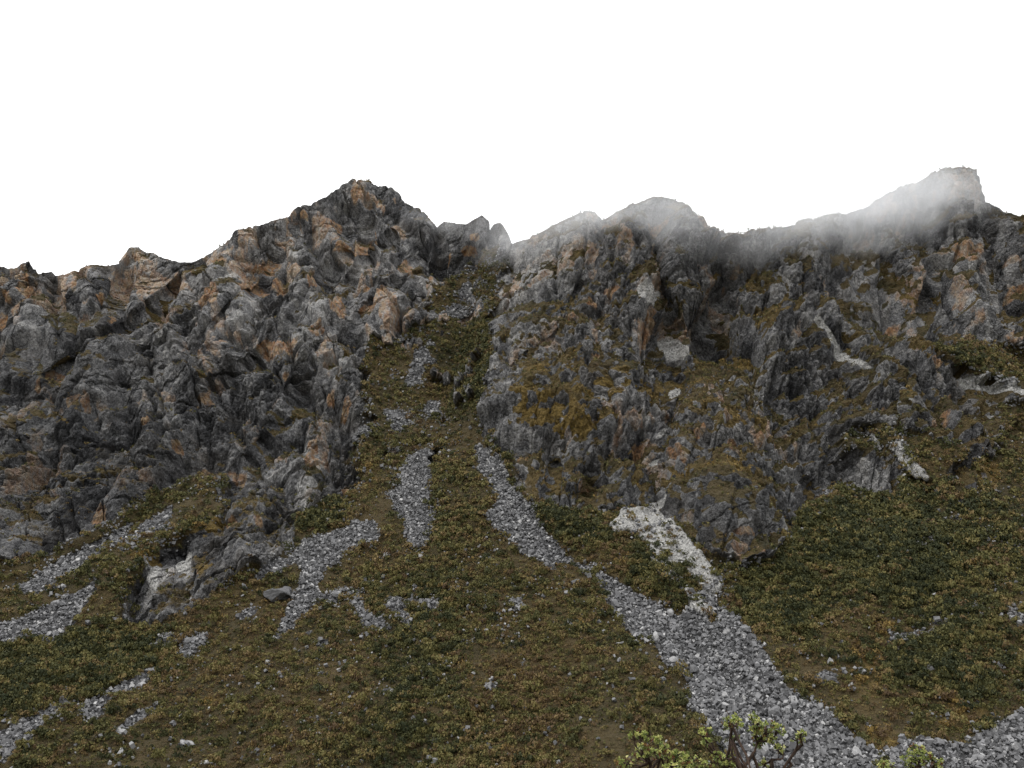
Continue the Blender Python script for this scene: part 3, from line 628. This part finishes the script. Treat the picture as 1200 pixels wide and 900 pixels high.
# ------------------------------------------------------------------ foreground trees
m_, n_, b_ = newmat("tree_bark"); q = NB(n_); g = q.node("ShaderNodeNewGeometry").outputs['Position']
q.link(q.ramp(q.noise(q.scale(g, (1, 1, .4)), 30, 4, .6), [(.3, (.018, .013, .011)), (.6, (.055, .035, .025)), (.8, (.12, .06, .035))]), b_.inputs['Base Color']); BARK = m_
bmp = q.node("ShaderNodeBump"); bmp.inputs['Distance'].default_value = .01; q.link(q.noise(g, 60, 4), bmp.inputs['Height']); q.link(bmp.outputs[0], b_.inputs['Normal'])
m_, n_, b_ = newmat("tree_leaves"); q = NB(n_)
t = q.node("ShaderNodeAttribute", attribute_name="tint").outputs['Fac']
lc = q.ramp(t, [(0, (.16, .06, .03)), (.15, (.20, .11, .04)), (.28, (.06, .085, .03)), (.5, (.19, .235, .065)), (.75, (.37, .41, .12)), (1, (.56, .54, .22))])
q.link(lc, b_.inputs['Base Color']); b_.inputs['Roughness'].default_value = .45; b_.inputs['Specular IOR Level'].default_value = .5
tr = q.node("ShaderNodeBsdfTranslucent"); q.link(lc, tr.inputs[0]); ms = q.node("ShaderNodeMixShader"); ms.inputs[0].default_value = .3
q.link(b_.outputs[0], ms.inputs[1]); q.link(tr.outputs[0], ms.inputs[2]); q.link(ms.outputs[0], [x_ for x_ in n_.nodes if x_.type == 'OUTPUT_MATERIAL'][0].inputs[0])
LEAF = m_
def tube(pts, rad, seg=8):
    pts = np.array(pts, float); V = []; n = len(pts)
    for i in range(n):
        t_ = pts[min(i+1, n-1)]-pts[max(i-1, 0)]; t_ /= np.linalg.norm(t_)
        a = np.cross(t_, [0.3, 1, .1]); a /= np.linalg.norm(a); b = np.cross(t_, a)
        for s in range(seg):
            th = 2*math.pi*s/seg; r_ = rad[i]*(1+.12*math.sin(3*th+i)); V.append(pts[i]+r_*(a*math.cos(th)+b*math.sin(th)))
    Fc = [[i*seg+s, i*seg+(s+1) % seg, (i+1)*seg+(s+1) % seg, (i+1)*seg+s] for i in range(n-1) for s in range(seg)]
    return np.array(V), np.array(Fc)
def limb(a, b, r0, r1, r, n=9, sag=.12):
    a, b = np.array(a), np.array(b); L = np.linalg.norm(b-a); t_ = np.linspace(0, 1, n)[:, None]
    w1 = r.normal(size=3)*sag*L*np.array([1, 1, .4]); w1[2] -= .10*L
    pts = a*(1-t_)+b*t_+w1*np.sin(t_*math.pi)+r.normal(size=(n, 3))*.012*L*np.minimum(t_, 1-t_)*4
    return pts, r0+(r1-r0)*t_[:, 0]**.8
def merge(items):
    base = 0; Vs, Fs = [], []
    for V, Fc in items: Vs.append(V); Fs.append(Fc+base); base += len(V)
    return np.concatenate(Vs), np.concatenate(Fs)
def clump(c, rad, r, nros=None):
    """a knot of leaf rosettes, as on a highland paper-bark tree"""
    V, Fc, Tt = [], [], []
    nros = nros or max(6, int(34*(rad/.14)**2))
    for _ in range(nros):
        d = r.normal(size=3); d /= np.linalg.norm(d); d[2] = d[2]*.8+.2
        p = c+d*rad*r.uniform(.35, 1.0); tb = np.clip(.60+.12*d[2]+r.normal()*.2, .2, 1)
        if r.random() < .10: tb = r.uniform(.0, .2)
        ax = d+r.normal(size=3)*.4; ax /= np.linalg.norm(ax)
        for _l in range(r.integers(7, 11)):
            ld = ax*r.uniform(.1, .9)+r.normal(size=3)*.75; ld /= np.linalg.norm(ld)
            sd_ = np.cross(ld, ax); sd_ /= np.linalg.norm(sd_)+1e-6
            L = r.uniform(.024, .048); w_ = L*.30; up = np.cross(sd_, ld)*.25*L
            b0 = len(V); V += [p, p+ld*L*.5+sd_*w_+up, p+ld*L, p+ld*L*.5-sd_*w_+up]
            Fc += [[b0, b0+1, b0+2], [b0, b0+2, b0+3]]; Tt += [tb+r.normal()*.06]*4
    return np.array(V), np.array(Fc), np.array(Tt)
def ground_z(X_, Y_):
    r_ = math.hypot(X_, Y_); return float(np.interp(r_, [0, 4, 10, 18, 40], [-1.65, -2.3, -4.2, -7.0, -20]))-.3
def tree(base_px, depth, forks, clumps, label, seed, extra):
    r = np.random.default_rng(seed)
    P3 = lambda px, py, dd=0: ray(np.float64(px), np.float64(py), np.float64(depth+dd))
    fk = [P3(*f[:3]) for f in forks]
    foot = P3(base_px, 1010); foot[2] = ground_z(foot[0], foot[1]); foot[0] += .2
    root = bpy.data.objects.new("quenual_tree", None); COL.objects.link(root); root.location = tuple(foot)
    root['label'] = label; root['category'] = 'tree'
    L0 = lambda V: V-foot
    head = P3(base_px, 925)
    pts, rad = limb(foot, head, .12, .07, r, 14, .05)
    tb = [tube(L0(pts), rad, 10)]
    link("trunk", mesh_np("trunk", *merge(tb), BARK, smooth_=True), root)
    for i, f in enumerate(fk):
        prev = head if forks[i][3] < 0 else fk[forks[i][3]]
        pts, rad = limb(prev, f, .024*forks[i][4], .013*forks[i][4], r)
        link("limb", mesh_np("limb", *tube(L0(pts), rad), BARK, smooth_=True), root)
    Vs, Fs, Ts, base = [], [], [], 0; tw = []
    allc = [(c[0], c[1], c[2], r.uniform(-.25, .25), c[3]) for c in clumps]
    for _ in range(extra+4):
        fi = r.integers(len(fk)); allc.append((base_px+r.normal()*32, 912+abs(r.normal())*38, r.uniform(7, 14), r.uniform(-.7, .7), int(fi)))
    for (px, py, rp, dd, fi) in allc:
        c = P3(px, py, dd); rad_ = rp*depth/FPX*1.2
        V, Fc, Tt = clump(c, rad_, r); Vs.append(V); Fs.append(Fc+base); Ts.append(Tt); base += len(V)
        st = fk[fi] if fi >= 0 else head
        pts, rd = limb(st, c, .020, .007, r, 7, .10); tw.append(tube(L0(pts), rd, 6))
        for _ in range(9):
            e = c+r.normal(size=3)*rad_*.6; pts, rd = limb(c-(c-st)*.12, e, .007, .003, r, 4); tw.append(tube(L0(pts), rd, 5))
    link("twigs", mesh_np("twigs", *merge(tw), BARK, smooth_=True), root)
    link("crown", mesh_np("crown", L0(np.concatenate(Vs)), np.concatenate(Fs), LEAF, {"tint": np.clip(np.concatenate(Ts), 0, 1)}), root)
# forks: px, py, depth offset, parent fork, thickness; clumps: px, py, radius px, fork
tree(768, 12.5, [(762,893,0,-1,1),(775,884,.1,0,.6),(790,897,.2,-1,.9)],
     [(742,864,5,0),(751,861,6,0),(760,866,6,1),(771,868,6,1),(778,876,6,1),(753,876,6,0),(748,888,5,0),(758,884,5,0),(770,885,6,1),(783,887,6,2),(794,884,6,2),(805,888,6,2),(812,893,7,2),(793,896,8,2),(803,899,8,2),(733,895,7,0),(727,900,6,0),(822,899,6,2)],
     'left of the three foreground trees, leafy yellow-green top at the bottom edge', 3, 9)
tree(880, 12.0, [(862,890,0,-1,1.2),(858,868,.05,0,.8),(858,850,.1,1,.6),(882,884,0,-1,1.3),(887,868,.05,3,.8),(905,890,.1,-1,1.1),(918,884,.2,5,.7),(928,896,.0,-1,1.2),(933,879,.0,7,.7),(842,884,.1,0,.6)],
     [(824,862,6,9),(829,858,5,9),(828,869,5,9),(857,845,7,2),(864,848,6,2),(853,851,5,2),(883,842,5,4),(888,846,6,4),(885,856,8,4),(893,862,9,4),(899,854,6,4),(908,850,6,4),(912,857,6,4),(904,866,7,4),(889,872,7,4),(862,866,4,1),(913,878,5,6),(908,874,4,6),(938,860,5,8),(934,867,5,8),(940,866,4,8),(842,887,6,9),(848,892,6,9),(835,895,6,9),(895,897,6,5),(855,898,6,0)],
     'middle foreground tree with bare dark forking limbs against the scree', 5, 8)
tree(1080, 13.5, [(1078,898,0,-1,.8),(1092,899,.2,-1,.6)],
     [(1072,878,5,0),(1080,882,6,0),(1070,888,7,0),(1083,891,8,0),(1093,890,5,1),(1100,896,6,1),(1062,895,6,0),(1040,897,6,0),(1034,900,5,0)],
     'right and smallest of the three foreground trees, green tips just above the bottom edge', 9, 9)

# ------------------------------------------------------------------ cloud wreathing the crest
m_ = bpy.data.materials.new("mist"); m_.use_nodes = True; nt = m_.node_tree; nt.nodes.clear(); q = NB(nt)
o_ = q.node("ShaderNodeOutputMaterial"); pv = q.node("ShaderNodeVolumePrincipled")
tc = q.node("ShaderNodeTexCoord"); g = q.node("ShaderNodeNewGeometry").outputs['Position']
ln = q.node("ShaderNodeVectorMath", operation='LENGTH'); q.link(tc.outputs['Object'], ln.inputs[0])
fall = q.mapr(ln.outputs['Value'], 1.0, .25, 0, 1)
ns = q.noise(q.scale(g, (1, 1, 1.6)), .028, 6, .68)
dn = q.math('MULTIPLY', q.mapr(q.math('ADD', q.math('MULTIPLY', fall, .55), q.math('MULTIPLY', ns, 1.5)), .86, 1.35), .016)
q.link(dn, pv.inputs['Density']); pv.inputs['Color'].default_value = (.95, .96, .98, 1); pv.inputs['Anisotropy'].default_value = .2
q.link(pv.outputs[0], o_.inputs['Volume'])
def mist(px, py, ddep, rx, ry, rz, lab):
    d_ = float(samp(D, np.array([px*1.0]), np.array([float(np.interp(px, skyx, skyy))+6]))[0])+ddep
    V = I2[0].copy(); me = mesh_np("mist", V*1.0, I2[1], m_)
    o = link("mist", me, loc=ray(np.float64(px), np.float64(py), np.float64(d_)), kind='stuff', label=lab); o.scale = (rx, ry, rz)
mist(655, 268, -15, 62, 50, 22, 'thin mist over the saddle right of the pinnacles')
mist(765, 246, -10, 55, 45, 22, 'mist cap on the central top')
mist(880, 268, -10, 75, 50, 24, 'mist in the dip right of the central top')
mist(975, 254, -20, 85, 55, 24, 'mist lying along the right ridge')
mist(1055, 230, -25, 66, 45, 26, 'mist sweeping up the right peak')
mist(1125, 215, -15, 50, 40, 22, 'mist veil on the right peak')
mist(1200, 232, 40, 60, 50, 24, 'mist behind the right peak')
mist(540, 258, 0, 40, 34, 12, 'faint mist on the pinnacles')
